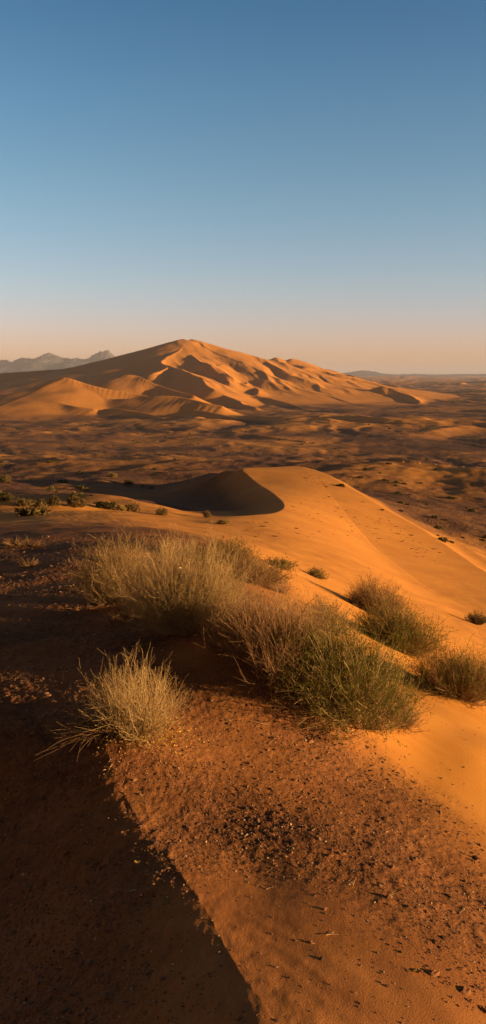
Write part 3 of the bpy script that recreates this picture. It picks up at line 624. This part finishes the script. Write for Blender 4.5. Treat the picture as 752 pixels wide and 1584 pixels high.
# ------------------------------------------------------------------ stones, clods, twigs, fallen leaves
M_STONE = pmat('stones', [(.10, .055, .038), (.16, .085, .055), (.24, .13, .08), (.12, .07, .05), (.34, .20, .12)])
M_CLOD = pmat('clod_earth', [(.17, .08, .042), (.25, .12, .06)])
M_PALE = pmat('pale_stone', [(.40, .30, .22), (.5, .38, .28)])  # paler stone colour for the scattered grit
IC = np.array([(0, 0, 1), (.9, 0, .25), (.28, .85, .25), (-.72, .52, .25), (-.72, -.52, .25), (.28, -.85, .25), (0, 0, -.4)])
IF = np.array([(0, 1, 2), (0, 2, 3), (0, 3, 4), (0, 4, 5), (0, 5, 1), (6, 2, 1), (6, 3, 2), (6, 4, 3), (6, 5, 4), (6, 1, 5)])
def pebbles(n, seed, rlo, rhi, size, sig, gmin=.15):
    g = np.random.default_rng(seed); r = np.exp(g.uniform(math.log(rlo), math.log(rhi), n)); t = np.radians(g.uniform(-21, 21, n))
    x, y = r * np.sin(t), r * np.cos(t); gv = gravel(x, y)
    pt = .62 + .5 * fbm(x / .5, y / .35, 3, 8)
    k = g.uniform(0, 1, n) < np.clip(gv * 1.1 * np.clip(pt, .08, 1) + .015, 0, 1)
    x, y = x[k], y[k]; n = len(x); z = height(x, y, True)
    s = size * np.exp(g.normal(0, sig, n)) * np.clip(np.hypot(x, y) / 4, .7, 2.2) ** .6
    sc = np.c_[s * g.uniform(.8, 1.6, n), s * g.uniform(.6, 1.1, n), s * g.uniform(.35, .8, n)]
    B = IC[None] * (1 + g.uniform(-.28, .28, (n, 7, 3))) * sc[:, None]
    a = g.normal(.3, .7, n); c, s_ = np.cos(a)[:, None], np.sin(a)[:, None]
    V = np.stack([B[..., 0] * c - B[..., 1] * s_, B[..., 0] * s_ + B[..., 1] * c, B[..., 2]], -1) + np.c_[x, y, z][:, None]
    F = (IF[None] + (np.arange(n) * 7)[:, None, None]).reshape(-1, 3)
    return V.reshape(-1, 3), F
V, F = pebbles(150000, 1, 1.8, 15, .0036, .50); o = mesh_obj('gravel', V, F, M_STONE, smooth=False); tag(o, kind='stuff')
V, F = pebbles(4500, 2, 1.8, 12, .0045, .4); o = mesh_obj('pale_grit', V, F, M_PALE, smooth=False); tag(o, kind='stuff')

def rough_lump(seed, sub=2):
    import bmesh
    bm = bmesh.new(); bmesh.ops.create_icosphere(bm, subdivisions=sub, radius=1); v = np.array([q.co for q in bm.verts]); f = np.array([[a.index for a in p.verts] for p in bm.faces]); bm.free()
    g = np.random.default_rng(seed); o1, o2 = g.uniform(0, 50, 2)
    d = 1 + .5 * perlin(v[:, 0] * 1.3 + o1, v[:, 1] * 1.3 + v[:, 2] * 1.7 + o2, 1) + .35 * perlin(v[:, 0] * 3 + o2, v[:, 1] * 3 + v[:, 2] * 2.3 + o1, 2)
    return v * d[:, None] * [1.25, .8, .5], f
cl_m = [rough_lump(k)[0] for k in range(5)]; cf = rough_lump(0)[1]; cprot = []
def scatter_things(kind_name, n, seed, region, size, label, cat, group, maker, shared):
    g = np.random.default_rng(seed); c = 0; tries = 0
    while c < n and tries < 6000:
        tries += 1
        px, py = region(g)
        if not (0 < px < 752): continue
        p = hit(px, py)
        if gravel(p[0:1], p[1:2])[0] < .1 and g.uniform() > .25: continue
        k = c % len(shared)
        if shared[k] is None: o = maker(k); shared[k] = o
        else: o = shared[k].copy(); C.objects.link(o)
        s_ = size * math.exp(g.normal(0, .35)); o.scale = (s_, s_ * g.uniform(.7, 1.1), s_ * g.uniform(.6, 1)); o.rotation_euler = (g.normal(0, .1), g.normal(0, .1), g.normal(.2, .8))
        o.location = (p[0], p[1], p[2] + s_ * .05); tag(o, label, cat, group); c += 1
EDG = lambda g: (lambda a: (a, 1090 + (a - 440) * .50 + abs(g.normal(0, 1)) * 110))(g.uniform(380, 752))
scatter_things('clod', 90, 21, lambda g: EDG(g), .012, 'small dark earth clod on the sunlit stony slope, one of many', 'clod', 'dark clods on the sunlit stony slope', lambda k: mesh_obj('clod', cl_m[k], cf, M_CLOD, smooth=False), [None] * 5)
scatter_things('clod', 14, 22, lambda g: (g.uniform(640, 752), g.uniform(1440, 1570)), .012, 'earth clod in the dark crumbled patch at the lower right corner', 'clod', 'clods in the crumbled patch at lower right', lambda k: mesh_obj('clod', cl_m[k], cf, M_CLOD, smooth=False), [None] * 3)
scatter_things('stone', 45, 23, lambda g: (g.uniform(5, 260), g.uniform(1180, 1570)), .009, 'small grey stone lying in the dark shade at lower left, one of many', 'stone', 'small stones in the foreground shade', lambda k: mesh_obj('stone', cl_m[k] * .9, cf, M_STONE, smooth=False), [None] * 4)
scatter_things('stone', 40, 24, lambda g: (g.uniform(5, 240), g.uniform(860, 1090)), .016, 'small reddish stone on the upper stony slope at left, one of many', 'stone', 'stones on the upper stony slope', lambda k: mesh_obj('stone', cl_m[k + 1], cf, M_STONE, smooth=False), [None] * 4)
def twig(k):
    g = np.random.default_rng(300 + k); P = paths(np.array([[-.5, 0, .03]]), np.array([[1., .1, .05]]), np.array([1.0]), 9, g, -.05, .16, .3)
    P2 = paths(P[:, 4], np.array([[.7, .6, .15]]), np.array([.4]), 9, g, 0, .12, .2); P = np.concatenate([P, P2]); P[..., 2] = np.abs(P[..., 2]) * .15 + .01
    V, F = tubes(P, np.array([.03, .02]), np.array([.012, .01])); return mesh_obj('fallen_twig', V, F, M_STRAW)
scatter_things('fallen_twig', 14, 31, lambda g: (g.uniform(360, 752), g.uniform(1200, 1450)), .05, 'thin broken twig lying on the sunlit stony slope, one of many', 'twig', 'twigs on the sunlit slope', twig, [None] * 4)
scatter_things('fallen_twig', 16, 32, lambda g: (g.uniform(300, 640), g.uniform(1110, 1190)), .07, 'pale twig lying on the ground in front of the bush row, one of several', 'twig', 'twigs in front of the bush row', twig, [None] * 3)
def fallen(px, py, s_, label, m=M_LYEL, seed=0):
    g = np.random.default_rng(seed); t = np.linspace(-1, 1, 9); wd = .38 * (1 - t ** 2) ** .8
    V = np.concatenate([np.c_[t, wd, .25 * t ** 2 + .12 * wd], np.c_[t, 0 * t, .25 * t ** 2 - .02], np.c_[t, -wd, .25 * t ** 2 + .16 * wd]]); 
    i = np.arange(8); F = np.concatenate([np.stack([i + r_ * 9, i + 1 + r_ * 9, i + 10 + r_ * 9, i + 9 + r_ * 9], -1) for r_ in (0, 1)])
    p = hit(px, py); o = mesh_obj('fallen_leaf', V * s_, F, m); o.location = (p[0], p[1], p[2] + s_ * .25); o.rotation_euler = (g.normal(0, .3), g.normal(0, .3), g.uniform(-.5, .5)); tag(o, label, 'leaf')
fallen(187, 1336, .014, 'curled yellow leaf, left one of the pair lying in the foreground shade')
fallen(212, 1335, .014, 'curled yellow leaf, right one of the pair lying in the foreground shade', seed=1)
fallen(392, 1235, .012, 'bright yellow leaf lying on the sunlit gravel in the middle of the slope', seed=2)
fallen(612, 1422, .012, 'pale pinkish dry leaf standing on the stony slope at lower right', M_LDRY, seed=3)
fallen(640, 1504, .016, 'curled golden leaf below the crumbled patch at lower right', M_LYEL, seed=4)
# plant litter caught on the big dune's face
g = np.random.default_rng(55); pts = []
for _ in range(330):
    u = g.uniform(0, 1); px = 450 + 230 * u ** .8; py = 764 + 95 * u ** .9 + g.normal(0, 9) + 6 * math.sin(px / 17)
    if g.uniform() < .35: px = g.uniform(380, 560); py = g.uniform(775, 835)
    if g.uniform() < .22: px = g.uniform(462, 505); py = 734 + (px - 462) * .35 + g.normal(0, 4)
    pts.append(hit(px, py))
pts = np.array(pts); n = len(pts); s = .036 * np.exp(g.normal(0, .5, n)); B = IC[None] * (1 + g.uniform(-.4, .4, (n, 7, 3))) * np.c_[s * 2.8, s, s * .4][:, None]
V = (B + pts[:, None]).reshape(-1, 3); F = (IF[None] + (np.arange(n) * 7)[:, None, None]).reshape(-1, 3)
o = mesh_obj('plant_litter', V, F, M_DARK, smooth=False); tag(o, kind='stuff')
